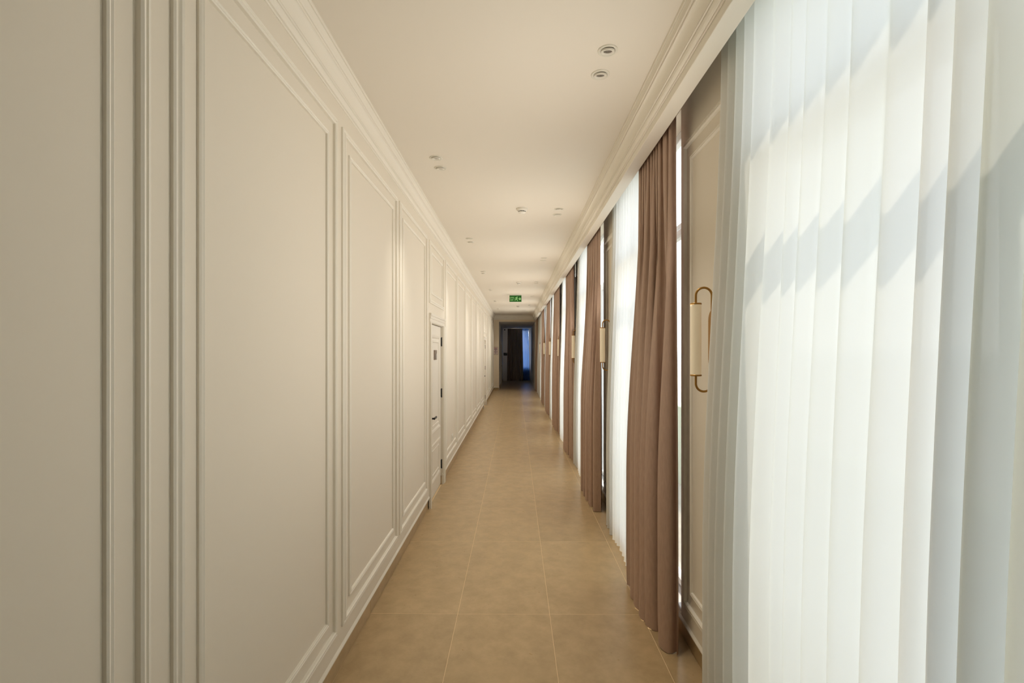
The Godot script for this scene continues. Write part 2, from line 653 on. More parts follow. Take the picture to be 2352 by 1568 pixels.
func end_wall_and_vestibule() -> void:
	var st := begin()
	box(st, V(LX - 0.2, 0.12, END), V(VL, CEIL, END + 0.15))
	box(st, V(LX - 0.2, -0.02, END + 0.016), V(VL - 0.012, 0.12, END + 0.15))
	box(st, V(VL, VCEIL, END), V(VR, CEIL, END + 0.15))
	box(st, V(VR, -0.02, END), V(1.17, CEIL, END + 0.15))
	var w := struct("wall_end", st, M.vest_warm, "beige end wall with a wide opening into a dark vestibule", "wall")
	st = begin()
	box(st, V(LX, 0.118, END - 0.008), V(VL + 0.004, 0.150, END + 0.02), 0.003)
	part("foot_trim", st, M.trim, w)
	st = begin()
	box(st, V(LX, 0.0, END + 0.004), V(VL - 0.006, 0.113, END + 0.016), 0.001)
	part("tile", st, M.tile[0], w)
	# vestibule shell
	st = begin()
	box(st, V(VL, -0.02, END + 0.15), V(VL - 0.2, VCEIL + 0.2, BACK + 0.2))
	var vl := struct("wall_vestibule_left", st, M.vest, "shaded left wall of the dark vestibule with a door", "wall")
	skirting(vl, VL + 0.012, 1.0, END + 0.15, BACK)
	st = begin()
	box(st, V(VR, -0.02, END + 0.15), V(VR + 0.2, VCEIL + 0.2, BACK + 0.2))
	struct("wall_vestibule_right", st, M.vest, "shaded right wall of the dark vestibule", "wall")
	st = begin()
	box(st, V(VL - 0.2, VCEIL, END + 0.15), V(VR + 0.2, VCEIL + 0.2, BACK + 0.2))
	struct("ceiling_vestibule", st, M.vest, "low shaded ceiling of the dark vestibule", "ceiling")
	# back wall with its window
	var x0 := -0.25
	var x1 := 0.80
	var y0 := 0.72
	var y1 := 2.88
	st = begin()
	box(st, V(VL, -0.02, BACK), V(x0, VCEIL, BACK + 0.2))
	box(st, V(x1, -0.02, BACK), V(VR, VCEIL, BACK + 0.2))
	box(st, V(x0, -0.02, BACK), V(x1, y0, BACK + 0.2))
	box(st, V(x0, y1, BACK), V(x1, VCEIL, BACK + 0.2))
	struct("wall_back", st, M.vest, "dark grey back wall of the vestibule behind the curtains", "wall")
	var win := struct_node("window_8", "tall vestibule window glowing blue behind its sheer curtain", "window", V(0, 0, BACK + 0.08))
	st = begin()
	var xm := 0.27
	box(st, V(x0, y0, 0), V(x0 + 0.05, y1, 0.06), 0.004)
	box(st, V(x1 - 0.05, y0, 0), V(x1, y1, 0.06), 0.004)
	box(st, V(x0 + 0.05, y0, 0), V(x1 - 0.05, y0 + 0.05, 0.06), 0.004)
	box(st, V(x0 + 0.05, y1 - 0.05, 0), V(x1 - 0.05, y1, 0.06), 0.004)
	part("window_frame", st, M.frame, win)
	st = begin()
	box(st, V(xm - 0.03, y0 + 0.05, 0.005), V(xm + 0.03, y1 - 0.05, 0.055), 0.004)
	part("mullion", st, M.frame, win)
	for r in [[x0 + 0.05, xm - 0.03], [xm + 0.03, x1 - 0.05]]:
		st = begin()
		quad(st, V(r[0], y0 + 0.05, 0.03), V(r[1], y0 + 0.05, 0.03), V(r[1], y1 - 0.05, 0.03), V(r[0], y1 - 0.05, 0.03), Vector3(0, 0, 1))
		part("pane", st, M.glass, win)
	# the wall behind the camera closes the corridor
	st = begin()
	box(st, V(-1.2, -0.02, BEHIND), V(1.25, CEIL, BEHIND - 0.15))
	struct("wall_behind", st, M.wall, "plain cream wall closing the corridor behind the viewer", "wall")


func outdoors() -> void:
	var st := begin()
	box(st, V(1.17, -0.35, -25.0), V(40.0, -0.12, 60.0))
	box(st, V(-30.0, -0.35, BACK + 0.2), V(1.17, -0.12, 60.0))
	struct("ground", st, M.paving, "pale paved terrace outside the windows", "ground")
	st = begin()
	box(st, V(2.25, -0.12, 1.4), V(2.45, 0.95, 24.0), 0.01)
	tag(part("terrace_parapet", st, M.garden, self), "low rendered parapet along the terrace outside the windows", "parapet", "", "structure")
	st = begin()
	box(st, V(2.7, -0.12, -8.0), V(3.1, 4.6, 1.2), 0.01)
	tag(part("wall_garden", st, M.garden, self), "pale green rendered wall of the neighbouring wing outside the nearest window", "wall", "", "structure")
	# one small tree outside the vestibule window
	var o := thing("tree", V(1.35, -0.12, BACK + 4.2), "leafy green tree outside, at the right edge of the blue vestibule window", "tree")
	st = begin()
	lathe(st, [Vector2(0.0, 0), Vector2(0.09, 0), Vector2(0.07, 0.8), Vector2(0.055, 2.4), Vector2(0.0, 2.6)], Transform3D(), 12)
	part("trunk", st, M.bark, o)
	st = begin()
	for k in 900:
		var dir := Vector3(rng.randfn(), rng.randfn(), rng.randfn()).normalized()
		var c := Vector3(0, 2.9, 0) + dir * Vector3(0.75, 1.0, 0.75) * pow(rng.randf(), 0.4)
		var b := Basis.from_euler(Vector3(rng.randf() * TAU, rng.randf() * TAU, rng.randf() * TAU))
		var tip := c + b * Vector3(0, 0.06, 0)
		tri(st, c - b * Vector3(0, 0.06, 0), c + b * Vector3(0.028, 0, 0.006), tip, b.z)
		tri(st, c - b * Vector3(0, 0.06, 0), c + b * Vector3(-0.028, 0, 0.006), tip, b.z)
	part("crown", st, M.leaf, o)


# ---------------------------------------------------------------- windows of the right wall

const WIN_PLACE := ["foreground sheer curtain", "second", "third", "fourth", "fifth", "sixth", "farthest"]


func window(i: int) -> void:
	var d := WIN0 + BAY * i
	var words := "white framed tall window behind the large foreground sheer curtain" if i == 0 else "white framed tall window, %s from the foreground end of the corridor" % ["", "second", "third", "fourth", "fifth", "sixth", "seventh and last"][maxi(i, 0)]
	var o := struct_node("window_%d" % (i + 1 if i >= 0 else 8 - i), words, "window", V(0, 0, d))
	var x0 := 1.085
	var x1 := 1.13
	var k := 0.055
	var transom := 2.50
	var mull := 0.60
	var st := begin()
	box(st, V(x0, WINSILL, 0.0), V(x1, WINHEAD, k), 0.004)
	box(st, V(x0, WINSILL, WINW - k), V(x1, WINHEAD, WINW), 0.004)
	box(st, V(x0, WINSILL, k), V(x1, WINSILL + k, WINW - k), 0.004)
	box(st, V(x0, WINHEAD - k, k), V(x1, WINHEAD, WINW - k), 0.004)
	part("window_frame", st, M.frame, o)
	st = begin()
	box(st, V(x0 + 0.004, transom + 0.02, k), V(x1 - 0.004, transom + 0.06, WINW - k), 0.004)
	part("transom", st, M.frame, o)
	st = begin()
	box(st, V(x0, WINSILL + k, mull), V(x1, transom, mull + 0.07), 0.004)
	part("mullion", st, M.frame, o)
	# two hinged sashes below the transom
	var bays := [[k, mull], [mull + 0.07, WINW - k]]
	for r in bays:
		st = begin()
		moulding(st, on_right(0.0, x0), Vector2(r[0], WINSILL + k), Vector2(r[1], transom), [Vector2(-0.008, 0.0), Vector2(-0.008, 0.012), Vector2(-0.004, 0.016), Vector2(0.032, 0.016), Vector2(0.038, 0.004), Vector2(0.038, -0.03)])
		part("sash", st, M.frame, o)
		for y in [WINSILL + 0.25, 1.4, transom - 0.2]:
			st = begin()
			var hd: float = r[0] + 0.004 if r == bays[0] else r[1] - 0.004
			box(st, V(x0 - 0.022, y, hd - 0.007), V(x0 - 0.008, y + 0.09, hd + 0.007), 0.003)
			part("hinge", st, M.frame, o)
	var panes := [[k, mull, WINSILL + k, transom], [mull + 0.07, WINW - k, WINSILL + k, transom], [k, WINW - k, transom + 0.06, WINHEAD - k]]
	for r in panes:
		st = begin()
		quad(st, V(1.112, r[2], r[0]), V(1.112, r[2], r[1]), V(1.112, r[3], r[1]), V(1.112, r[3], r[0]), Vector3(-1, 0, 0))
		part("pane", st, M.glass, o)
	# insect screen outside the near sash
	st = begin()
	box(st, V(1.148, WINSILL + 0.03, k - 0.02), V(1.151, transom + 0.01, mull + 0.03))
	part("insect_screen", st, M.screen, o)
	st = begin()
	box(st, V(RX + 0.004, WINSILL, 0.003), V(x0, WINSILL + 0.02, WINW - 0.003), 0.004)
	part("window_sill", st, M.frame, o)


# ---------------------------------------------------------------- doors

func door(called: String, d0: float, d1: float, x: float, label: String, plate: bool) -> void:
	# a casing between d0 and d1 on the plane x, hinged on the far side, and its leaf set back
	var o := struct_node(called, label, "door", V(x, 0, d0))
	var wide := d1 - d0
	var c := 0.10
	var top := 2.125
	var t := Transform3D(Basis(Vector3(0, 0, -1), Vector3(0, 1, 0), Vector3(1, 0, 0)), Vector3.ZERO)
	# casing: stepped boards, two jambs and a head
	var prof := PackedVector2Array([Vector2(0, 0), Vector2(c, 0), Vector2(c, 0.014), Vector2(c - 0.010, 0.016), Vector2(c - 0.014, 0.012), Vector2(0.060, 0.013), Vector2(0.056, 0.018), Vector2(0.030, 0.019), Vector2(0.024, 0.024), Vector2(0.004, 0.026), Vector2(0, 0.022)])
	var st := begin()
	# local: profile x = in from the outer edge, y = proud of the wall; pushed upwards
	extrude(st, prof, t * Transform3D(Basis(Vector3(1, 0, 0), Vector3(0, 0, 1), Vector3(0, 1, 0)), Vector3.ZERO), top - c)
	part("casing", st, M.door, o)
	st = begin()
	extrude(st, prof, t * Transform3D(Basis(Vector3(-1, 0, 0), Vector3(0, 0, 1), Vector3(0, 1, 0)), Vector3(wide, 0, 0)), top - c)
	part("casing", st, M.door, o)
	st = begin()
	extrude(st, prof, t * Transform3D(Basis(Vector3(0, -1, 0), Vector3(0, 0, 1), Vector3(1, 0, 0)), Vector3(0, top, 0)), wide)
	part("casing", st, M.door, o)
	# lining inside the opening
	st = begin()
	var back := -0.12
	for r in [[c - 0.035, c + 0.004, 0.0, top - c], [wide - c - 0.004, wide - c + 0.035, 0.0, top - c]]:
		box(st, t * Vector3(r[0], r[2], back), t * Vector3(r[1], r[3], 0.0))
	box(st, t * Vector3(c - 0.03, top - c - 0.004, back), t * Vector3(wide - c + 0.03, top - c + 0.035, 0.0))
	part("lining", st, M.door, o)
	# leaf
	var l0 := c + 0.007
	var l1 := wide - c - 0.007
	var lt := top - c - 0.010
	var face := -0.022
	st = begin()
	box(st, t * Vector3(l0, 0.012, face - 0.04), t * Vector3(l1, lt, face), 0.002)
	var leaf := part("door_leaf", st, M.door, o)
	var big := [Vector2(0, 0), Vector2(0, 0.010), Vector2(0.008, 0.014), Vector2(0.020, 0.012), Vector2(0.032, 0.008), Vector2(0.040, 0.002), Vector2(0.042, 0.0)]
	var small := [Vector2(0, 0), Vector2(0.004, 0.006), Vector2(0.012, 0.008), Vector2(0.020, 0.004), Vector2(0.022, 0.0)]
	var tf := t * Transform3D(Basis(), Vector3(0, 0, face))
	for r in [[0.755, 1.90], [0.185, 0.63]]:
		st = begin()
		moulding(st, tf, Vector2(l0 + 0.115, r[0]), Vector2(l1 - 0.115, r[1]), big)
		part("panel_moulding", st, M.door, leaf)
		st = begin()
		moulding(st, tf, Vector2(l0 + 0.185, r[0] + 0.07), Vector2(l1 - 0.185, r[1] - 0.07), small)
		part("inner_moulding", st, M.door, leaf)
	# hinges on the far jamb
	for y in [0.21, 1.12, 1.775]:
		st = begin()
		box(st, t * Vector3(l1 - 0.003, y, face - 0.004), t * Vector3(l1 + 0.008, y + 0.105, face + 0.012), 0.003)
		tube(st, PackedVector3Array([t * Vector3(l1 + 0.004, y - 0.006, face + 0.011), t * Vector3(l1 + 0.004, y + 0.111, face + 0.011)]), 0.007, 10)
		tag(part("hinge", st, M.black, o), "black metal hinge")
	# lever handle on a long plate
	st = begin()
	var hx := l0 + 0.055
	box(st, t * Vector3(hx - 0.022, 0.893, face), t * Vector3(hx + 0.022, 1.197, face + 0.010), 0.003)
	var plate_part := part("handle_plate", st, M.black, o)
	tag(plate_part, "long black handle plate")
	st = begin()
	tube(st, PackedVector3Array([t * Vector3(hx, 0.955, face + 0.008), t * Vector3(hx, 0.955, face + 0.055)]), 0.010, 12)
	box(st, t * Vector3(hx - 0.012, 0.943, face + 0.045), t * Vector3(hx + 0.135, 0.967, face + 0.061), 0.004)
	part("lever", st, M.black, plate_part)
	if plate:
		st = begin()
		box(st, t * Vector3(0.43, 1.605, face), t * Vector3(0.62, 1.722, face + 0.006), 0.002)
		var sign_part := part("door_plate", st, M.bronze, o)
		tag(sign_part, "small bronze mirror-polished door plate")
		st = begin()
		box(st, t * Vector3(0.53, 1.609, face + 0.006), t * Vector3(0.60, 1.68, face + 0.009), 0.001)
		part("plate_inlay", st, M.silver, sign_part)


func doors() -> void:
	door("door_1", DOORS[0][0], DOORS[0][1], LX, "cream panelled door with long black handle plate and bronze door plate", true)
	door("door_2", DOORS[1][0], DOORS[1][1], LX, "cream panelled door farther along the left wall, near the dark opening", true)
	door("door_3", 23.2, 24.26, VL, "shaded door in the left wall of the dark vestibule", false)


# ---------------------------------------------------------------- curtains

func smooth(a: float, b: float, x: float) -> float:
	var t := clampf((x - a) / (b - a), 0.0, 1.0)
	return t * t * (3.0 - 2.0 * t)


func drape(i: int, d0: float, d1: float, folds_top: int, folds_low: int, label: String) -> void:
	# heavy brown curtain between d0 and d1, pleated tight at the rail, in fewer and deeper folds at the floor
	var o := thing("brown_curtain", V(0.9, 0, d0), label, "curtain", "brown side curtains along the windows")
	var w := []
	for k in 6:
		w.append(rng.randf() * TAU)
	var top := 3.17
	var shape := func(u: float, v: float) -> Vector3:
		var y := lerpf(top, 0.004, v)
		var s := smooth(0.05, 0.75, v)
		var wob: float = 0.32 * sin(TAU * u * 1.3 + w[0]) + 0.20 * sin(TAU * u * 2.7 + w[1])
		var ft: float = TAU * (folds_top * u + wob) + w[2]
		var fl: float = TAU * (folds_low * u + wob * 0.8) + w[3]
		var a := lerpf(0.016, 0.021, smooth(0.0, 0.4, v))
		var deep := lerpf(0.0, 0.064 if i < 2 else 0.040, s)
		var wave := (1.0 - s) * a * sin(ft) + deep * (sin(fl) + 0.22 * sin(2.0 * fl + w[4]))
		var centre := lerpf(0.897, 0.874 if i < 2 else 0.894, s) + 0.030 * smooth(0.55, 0.0, u) * s - 0.012 * smooth(0.3, 1.0, u) * s
		var x := centre + wave
		var z := lerpf(d0, d1, u) + 0.012 * s * cos(fl) * sin(PI * u)
		z += (0.02 * s) * (u - 0.5) * sin(3.0 * v + w[5]) - 0.032 * s * sin(2.0 * fl) * smooth(0.0, 0.08, u) * smooth(1.0, 0.92, u) - 0.010 * (1.0 - s) * sin(2.0 * ft)
		if v > 0.93:       # the cloth just breaks on the floor
			var k := (v - 0.93) / 0.07
			x += 0.006 * sin(9.0 * u * PI + 11.0 * v) * k
		x = lerpf(0.905, x, smooth(0.0, 0.05, u))
		x = clampf(x, 0.80, 0.945)
		if y > SOFFIT - 0.05:
			x = maxf(x, 0.874)
		return Vector3(x - 0.9, y, -(z - d0))
	var st := begin()
	cloth(st, 150, 48, func(u: float, v: float) -> Vector3: return shape.call(u, v * 0.977))
	part("cloth", st, M.drape, o)
	# turned-up hem, a little proud of the cloth
	st = begin()
	cloth(st, 150, 3, func(u: float, v: float) -> Vector3:
		return shape.call(u, lerpf(0.977, 1.0, v)))
	part("hem", st, M.drape, o)
	st = begin()
	box(st, Vector3(-0.022, 3.135, 0.0), Vector3(0.018, 3.172, -(d1 - d0)), 0.003)
	part("heading_tape", st, M.drape, o)


func sheer(i: int, d0: float, d1: float, flare: float, shy: float, label: String, fine := 1) -> void:
	# white voile from d0 to d1; shy: length at its near end that stays close to the wall behind a brown curtain
	var o := thing("sheer_curtain", V(0.94, 0, d0), label, "curtain", "white sheer curtains along the windows")
	var w := []
	for k in 8:
		w.append(rng.randf() * TAU)
	var folds := (d1 - d0) / 0.098
	var top := 3.17
	var shape := func(u: float, v: float) -> Vector3:
		var y := lerpf(top, 0.005, v)
		var s := smooth(0.0, 0.8, v)
		var z := lerpf(d0, d1 + flare * s, u)
		var wob: float = 0.35 * sin(TAU * u * 1.7 + w[0]) + 0.22 * sin(TAU * u * 3.9 + w[1]) + 0.10 * sin(TAU * u * 7.3 + w[2] + 1.3 * v)
		var f: float = TAU * (folds * u + wob) + w[3]
		var away := smooth(shy, shy + 0.25, z - d0) if shy > 0.0 else 1.0
		var a := lerpf(0.012, lerpf(0.015, 0.022 if i == 0 else 0.032, s), away)
		a *= 0.85 + 0.3 * sin(TAU * u * 2.3 + w[4])
		var x := lerpf(0.962, lerpf(0.945, 0.912, s), away) + a * (sin(f) + 0.25 * sin(2.0 * f + w[5]))
		z += 0.010 * away * cos(f)
		x = clampf(x, 0.832 if away > 0.95 else 0.948, 0.981)
		if y > SOFFIT - 0.05:
			x = maxf(x, 0.915)
		return Vector3(x - 0.94, y, -(z - d0))
	var st := begin()
	cloth(st, int(folds * 18) * fine, 26 * fine, shape)
	part("cloth", st, M.sheer, o)
	st = begin()
	var path := PackedVector3Array()
	var n := int(folds * 14)
	for k in n + 1:
		path.append(shape.call(float(k) / n, 1.0) + Vector3(0, 0.001, 0))
	tube(st, path, 0.0028, 6)
	part("hem", st, M.sheer_hem, o)


func curtains() -> void:
	for r in [["curtain_rail", 0.899, 0.006], ["curtain_rail", 0.955, 0.005]]:
		var st := begin()
		box(st, V(r[1] - 0.012, 3.185, BEHIND + 0.05), V(r[1] + 0.012, CEIL, END - 0.02), 0.002)
		var o := part(numbered("curtain_rail"), st, M.track, self)
		tag(o, "white ceiling rail carrying the brown curtains inside the pelmet" if r[1] < 0.93 else "white ceiling rail carrying the sheer curtains, nearest the windows", "rail")
	var d0 := [2.69, 5.07, 7.38, 9.75, 12.42, 14.97]
	var d1 := [3.49, 5.89, 8.38, 10.96, 13.56, 16.1]
	var order := ["first brown floor-length curtain, nearest, beside the clearly seen brass wall lamp", "second brown floor-length curtain, counting from the foreground sheer", "third brown floor-length curtain, counting from the foreground sheer", "fourth brown floor-length curtain, counting from the foreground sheer", "fifth brown floor-length curtain, counting from the foreground sheer", "sixth brown floor-length curtain, counting from the foreground sheer"]
	for i in 6:
		drape(i, d0[i], d1[i], 11, 6, order[i])
	drape(6, 19.5, 20.32, 8, 5, "last brown floor-length curtain, against the far end wall by the dark opening")
	sheer(0, 0.05, 2.16, 0.125, 0.0, "large white sheer curtain filling the right foreground, sunlit in patches", 2)
	var names := ["second", "third", "fourth", "fifth", "sixth"]
	for i in 5:
		sheer(i + 1, d0[i] + (0.55 if i == 0 else 0.35), minf(WIN0 + BAY * (i + 2) - 0.67, d0[i + 1] - 0.16), 0.10, d1[i] - d0[i] - (0.52 if i == 0 else 0.32), "white sheer curtain just beyond the %s brown curtain" % ["first", "second", "third", "fourth", "fifth"][i], 1)
	sheer(6, d0[5] + 0.35, 17.25, 0.06, d1[5] - d0[5] - 0.32, "white sheer curtain just beyond the sixth brown curtain")
	sheer(7, 17.6, 19.46, 0.0, 0.0, "farthest white sheer curtain, next to the last brown curtain at the end wall")

	# vestibule curtains across the back window
	var o := thing("dark_curtain", V(0, 0, BACK - 0.16), "wide dark brown curtain drawn across the back of the dark vestibule", "curtain")
	var shape := func(u: float, v: float) -> Vector3:
		var s := smooth(0.0, 0.8, v)
		var f: float = TAU * 11.0 * u
		return Vector3(lerpf(-0.44 - 0.03 * s, 0.385 + 0.04 * s, u), lerpf(2.92, 0.02, v), lerpf(0.025, 0.04, s) * sin(f + 0.8 * sin(TAU * u * 2.0)))
	var st := begin()
	cloth(st, 160, 16, func(u: float, v: float) -> Vector3: return shape.call(u, v * 0.975))
	part("cloth", st, M.dark_drape, o)
	st = begin()
	cloth(st, 160, 2, func(u: float, v: float) -> Vector3: return shape.call(u, lerpf(0.975, 1.0, v)))
	part("hem", st, M.dark_drape, o)
	o = thing("sheer_curtain", V(0, 0, BACK - 0.07), "narrow sheer curtain glowing blue at the back of the dark vestibule", "curtain")
	var veil := func(u: float, v: float) -> Vector3:
		var f: float = TAU * 6.0 * u
		return Vector3(lerpf(0.20, 0.73 + 0.07 * v, u), lerpf(2.92, 0.03, v), 0.022 * sin(f + 0.7 * sin(TAU * u * 1.5)))
	st = begin()
	cloth(st, 110, 14, veil)
	part("cloth", st, M.blue_sheer, o)
	st = begin()
	var path := PackedVector3Array()
	for k in 91:
		path.append(veil.call(k / 90.0, 1.0))
	tube(st, path, 0.003, 6)
	part("hem", st, M.sheer_hem, o)


# ---------------------------------------------------------------- wall lamps

func sconces() -> void:
	var order := ["nearest brass loop wall lamp with cream tube shade, half hidden by the sheer", "second brass loop wall lamp, past the first brown curtain", "third brass loop wall lamp, past the second brown curtain", "fourth brass loop wall lamp, past the third brown curtain", "fifth brass loop wall lamp, past the fourth brown curtain", "sixth brass loop wall lamp, past the fifth brown curtain", "seventh brass loop wall lamp, past the sixth brown curtain"]
	# local: origin on the wall, x into the wall, so the lamp reaches towards -x
	var o := thing("wall_sconce", V(RX, 0, 2.37), order[0], "wall lamp", "brass wall lamps on the piers")
	var st := begin()
	var plate := stadium(0.058, 0.31)
	var t := Transform3D(Basis(Vector3(0, 0, -1), Vector3(0, 1, 0), Vector3(-1, 0, 0)), Vector3(0, 1.772, 0))
	extrude(st, plate, t, 0.010)
	var smaller := stadium(0.054, 0.302)
	extrude(st, smaller, t * Transform3D(Basis(), Vector3(0, 0, 0.010)), 0.003)
	part("back_plate", st, M.brass, o)
	st = begin()
	var rod := -0.0165
	var tube_x := -0.096
	var mid := (rod + tube_x) / 2.0
	var r := (rod - tube_x) / 2.0
	var path := PackedVector3Array()
	path.append(Vector3(tube_x, 1.945, 0))
	path.append(Vector3(tube_x, 1.965, 0))
	for k in range(0, 17):
		var a := PI - PI * k / 16.0
		path.append(Vector3(mid + cos(a) * r, 1.99 + sin(a) * r, 0))
	for y in [1.95, 1.9, 1.8, 1.7, 1.62, 1.56]:
		path.append(Vector3(rod, y, 0))
	for k in range(0, 17):
		var a := -PI * k / 16.0
		path.append(Vector3(mid + cos(a) * r, 1.555 + sin(a) * r, 0))
	path.append(Vector3(tube_x, 1.575, 0))
	path.append(Vector3(tube_x, 1.60, 0))
	tube(st, path, 0.0056, 12)
	part("loop_rod", st, M.brass, o)
	for y in [1.592, 1.945]:
		st = begin()
		lathe(st, [Vector2(0, 0), Vector2(0.026, 0), Vector2(0.0275, 0.0015), Vector2(0.0275, 0.0065), Vector2(0.026, 0.008), Vector2(0, 0.008)], Transform3D(Basis(), Vector3(tube_x, y, 0)), 28)
		part("end_cap", st, M.brass, o)
	st = begin()
	lathe(st, [Vector2(0, 1.600), Vector2(0.0262, 1.600), Vector2(0.0262, 1.945), Vector2(0, 1.945)], Transform3D(Basis(), Vector3(tube_x, 0, 0)), 32)
	part("lamp_shade", st, M.shade, o)
	lamp(o, Vector3(tube_x - 0.04, 1.935, 0), Vector3(-1, 0.45, 0).normalized(), 88.0, 1.02, 0.05)
	for i in range(1, 7):
		var c: Node3D = o.duplicate()
		c.name = numbered("wall_sconce")
		c.position = V(RX, 0, 2.37 + BAY * i + (0.03 if i == 1 else 0.0))
		c.set_meta("label", order[i])
		add_child(c)


func lamp(parent: Node3D, at: Vector3, towards: Vector3, half_angle: float, energy: float, size: float) -> void:
	# the light of a fitting, just in front of its glowing face
	var l := SpotLight3D.new()
	l.name = "lamp_light"
	l.position = at
	l.basis = Basis.looking_at(towards, Vector3.UP if absf(towards.y) < 0.9 else Vector3.BACK)
	l.light_color = Color(1.0, 0.975, 0.94)
	l.light_energy = energy
	l.light_size = size
	l.spot_angle = half_angle
	l.spot_angle_attenuation = 1.0
	l.spot_range = 30.0
	l.spot_attenuation = 2.0
	l.shadow_enabled = true
	parent.add_child(l, true)


# ---------------------------------------------------------------- ceiling fittings

func ceiling_fittings() -> void:
	var st := begin()
	var o := thing("downlight", V(0.459, CEIL, 2.375), "", "downlight", "round white recessed downlights in the ceiling")
	lathe(st, [Vector2(0.036, -0.003), Vector2(0.039, -0.0055), Vector2(0.046, -0.0055), Vector2(0.0495, -0.003), Vector2(0.050, 0.0)], Transform3D(), 40)
	lathe(st, [Vector2(0.0365, -0.001), Vector2(0.036, -0.003)], Transform3D(), 40)
	part("trim_ring", st, M.plastic_rim, o)
	# tilted inner bezel, and the lamp inside it
	var tilt := Transform3D(Basis(Vector3(1, 0, 0), 0.20), Vector3(0, -0.002, 0))
	st = begin()
	lathe(st, [Vector2(0.021, -0.0015), Vector2(0.024, -0.006), Vector2(0.032, -0.0085), Vector2(0.0345, -0.006), Vector2(0.0345, 0.0015)], tilt, 36)
	part("bezel", st, M.white_plastic, o)
	st = begin()
	lathe(st, [Vector2(0.0, -0.0005), Vector2(0.008, -0.0015), Vector2(0.0215, -0.0025), Vector2(0.0215, 0.001)], tilt, 28)
	part("lamp_glass", st, M.lamp_glass, o)
	lamp(o, Vector3(0, -0.02, 0), Vector3(0, -1, 0), 32.0, 0.55, 0.03)
	var place := []
	for k in 7:
		for j in 2:
			place.append([0.459, 2.375 + 2.665 * k + 0.207 * j, "right", k, j])
	for k in 7:
		for j in 2:
			place.append([-0.615, 3.69 + 2.665 * k + 0.21 * j, "left", k, j])
	var nth := ["first", "second", "third", "fourth", "fifth", "sixth", "seventh"]
	for n in place.size():
		var p = place[n]
		var c: Node3D = o if n == 0 else o.duplicate()
		if n > 0:
			c.name = numbered("downlight")
			c.position = V(p[0], CEIL, p[1])
			add_child(c)
		c.set_meta("label", "%s white recessed downlight of the %s pair on the %s side of the ceiling" % ["nearer" if p[4] == 0 else "farther", nth[p[3]], "window" if p[2] == "right" else "panelled-wall"])

	# smoke detectors along the middle
	st = begin()
	o = thing("smoke_detector", V(0.069, CEIL, 5.02), "nearest white dome smoke detector, in the middle of the ceiling", "smoke detector", "white smoke detectors on the ceiling")
	lathe(st, [Vector2(0.040, -0.030), Vector2(0.052, -0.022), Vector2(0.058, -0.010), Vector2(0.058, 0.0)], Transform3D(), 36)
	part("base", st, M.white_plastic, o)
	st = begin()
	lathe(st, [Vector2(0.0, -0.0375), Vector2(0.036, -0.0375), Vector2(0.036, -0.030), Vector2(0.040, -0.030)], Transform3D(), 36)
	part("vent_slot", st, M.black, o)
	st = begin()
	lathe(st, [Vector2(0.0, -0.052), Vector2(0.018, -0.051), Vector2(0.032, -0.046), Vector2(0.039, -0.040), Vector2(0.039, -0.0375), Vector2(0.0, -0.0375)], Transform3D(), 36)
	part("cap", st, M.white_plastic, o)
	st = begin()
	for k in 10:
		var a: float = TAU * (k + 0.5) / 10.0
		var b := Basis(Vector3.UP, a)
		for q in [[-0.003, 0.003]]:
			var p0 := b * Vector3(0.038, 0, q[0])
			var p1 := b * Vector3(0.038, 0, q[1])
			var n := b * Vector3(1, 0, 0)
			quad(st, p0 + Vector3(0, -0.0385, 0), p1 + Vector3(0, -0.0385, 0), p1 + Vector3(0, -0.0295, 0), p0 + Vector3(0, -0.0295, 0), n)
	part("vent_rib", st, M.white_plastic, o)
	var more := [[0.077, 10.45, "middle white dome smoke detector, between the nearest one and the exit sign"], [0.085, 16.0, "farthest white dome smoke detector, beyond the green exit sign"]]
	for p in more:
		var c: Node3D = o.duplicate()
		c.name = numbered("smoke_detector")
		c.position = V(p[0], CEIL, p[1])
		c.set_meta("label", p[2])
		add_child(c)

	exit_sign()


func letters(parent: Node3D, text: String, height: float, at: Vector3, m: Material, thick := 0.002) -> void:
	var f := SystemFont.new()
	f.font_names = PackedStringArray(["Droid Sans"])
	f.font_weight = 700
	var tm := TextMesh.new()
	tm.font = f
	tm.text = text
	tm.font_size = 64
	tm.pixel_size = height / 46.0
	tm.depth = thick
	tm.curve_step = 1.0
	tm.material = m
	var o := MeshInstance3D.new()
	o.name = "lettering"
	o.mesh = tm
	o.position = at
	parent.add_child(o, true)


func poly(st: SurfaceTool, pts: Array, scale: float, at: Vector3, thick: float) -> void:
	var outline := PackedVector2Array()
	for p in pts:
		outline.append(p * scale)
	if Geometry2D.is_polygon_clockwise(outline):
		outline.reverse()
	extrude(st, outline, Transform3D(Basis(), at), thick)


func limb(st: SurfaceTool, pts: Array, wide: float, scale: float, at: Vector3, thick: float) -> void:
	var line := PackedVector2Array()
	for p in pts:
		line.append(p)
	for o in Geometry2D.offset_polyline(line, wide / 2.0, Geometry2D.JOIN_ROUND, Geometry2D.END_ROUND):
		if not Geometry2D.is_polygon_clockwise(o):
			poly(st, Array(o), scale, at, thick)


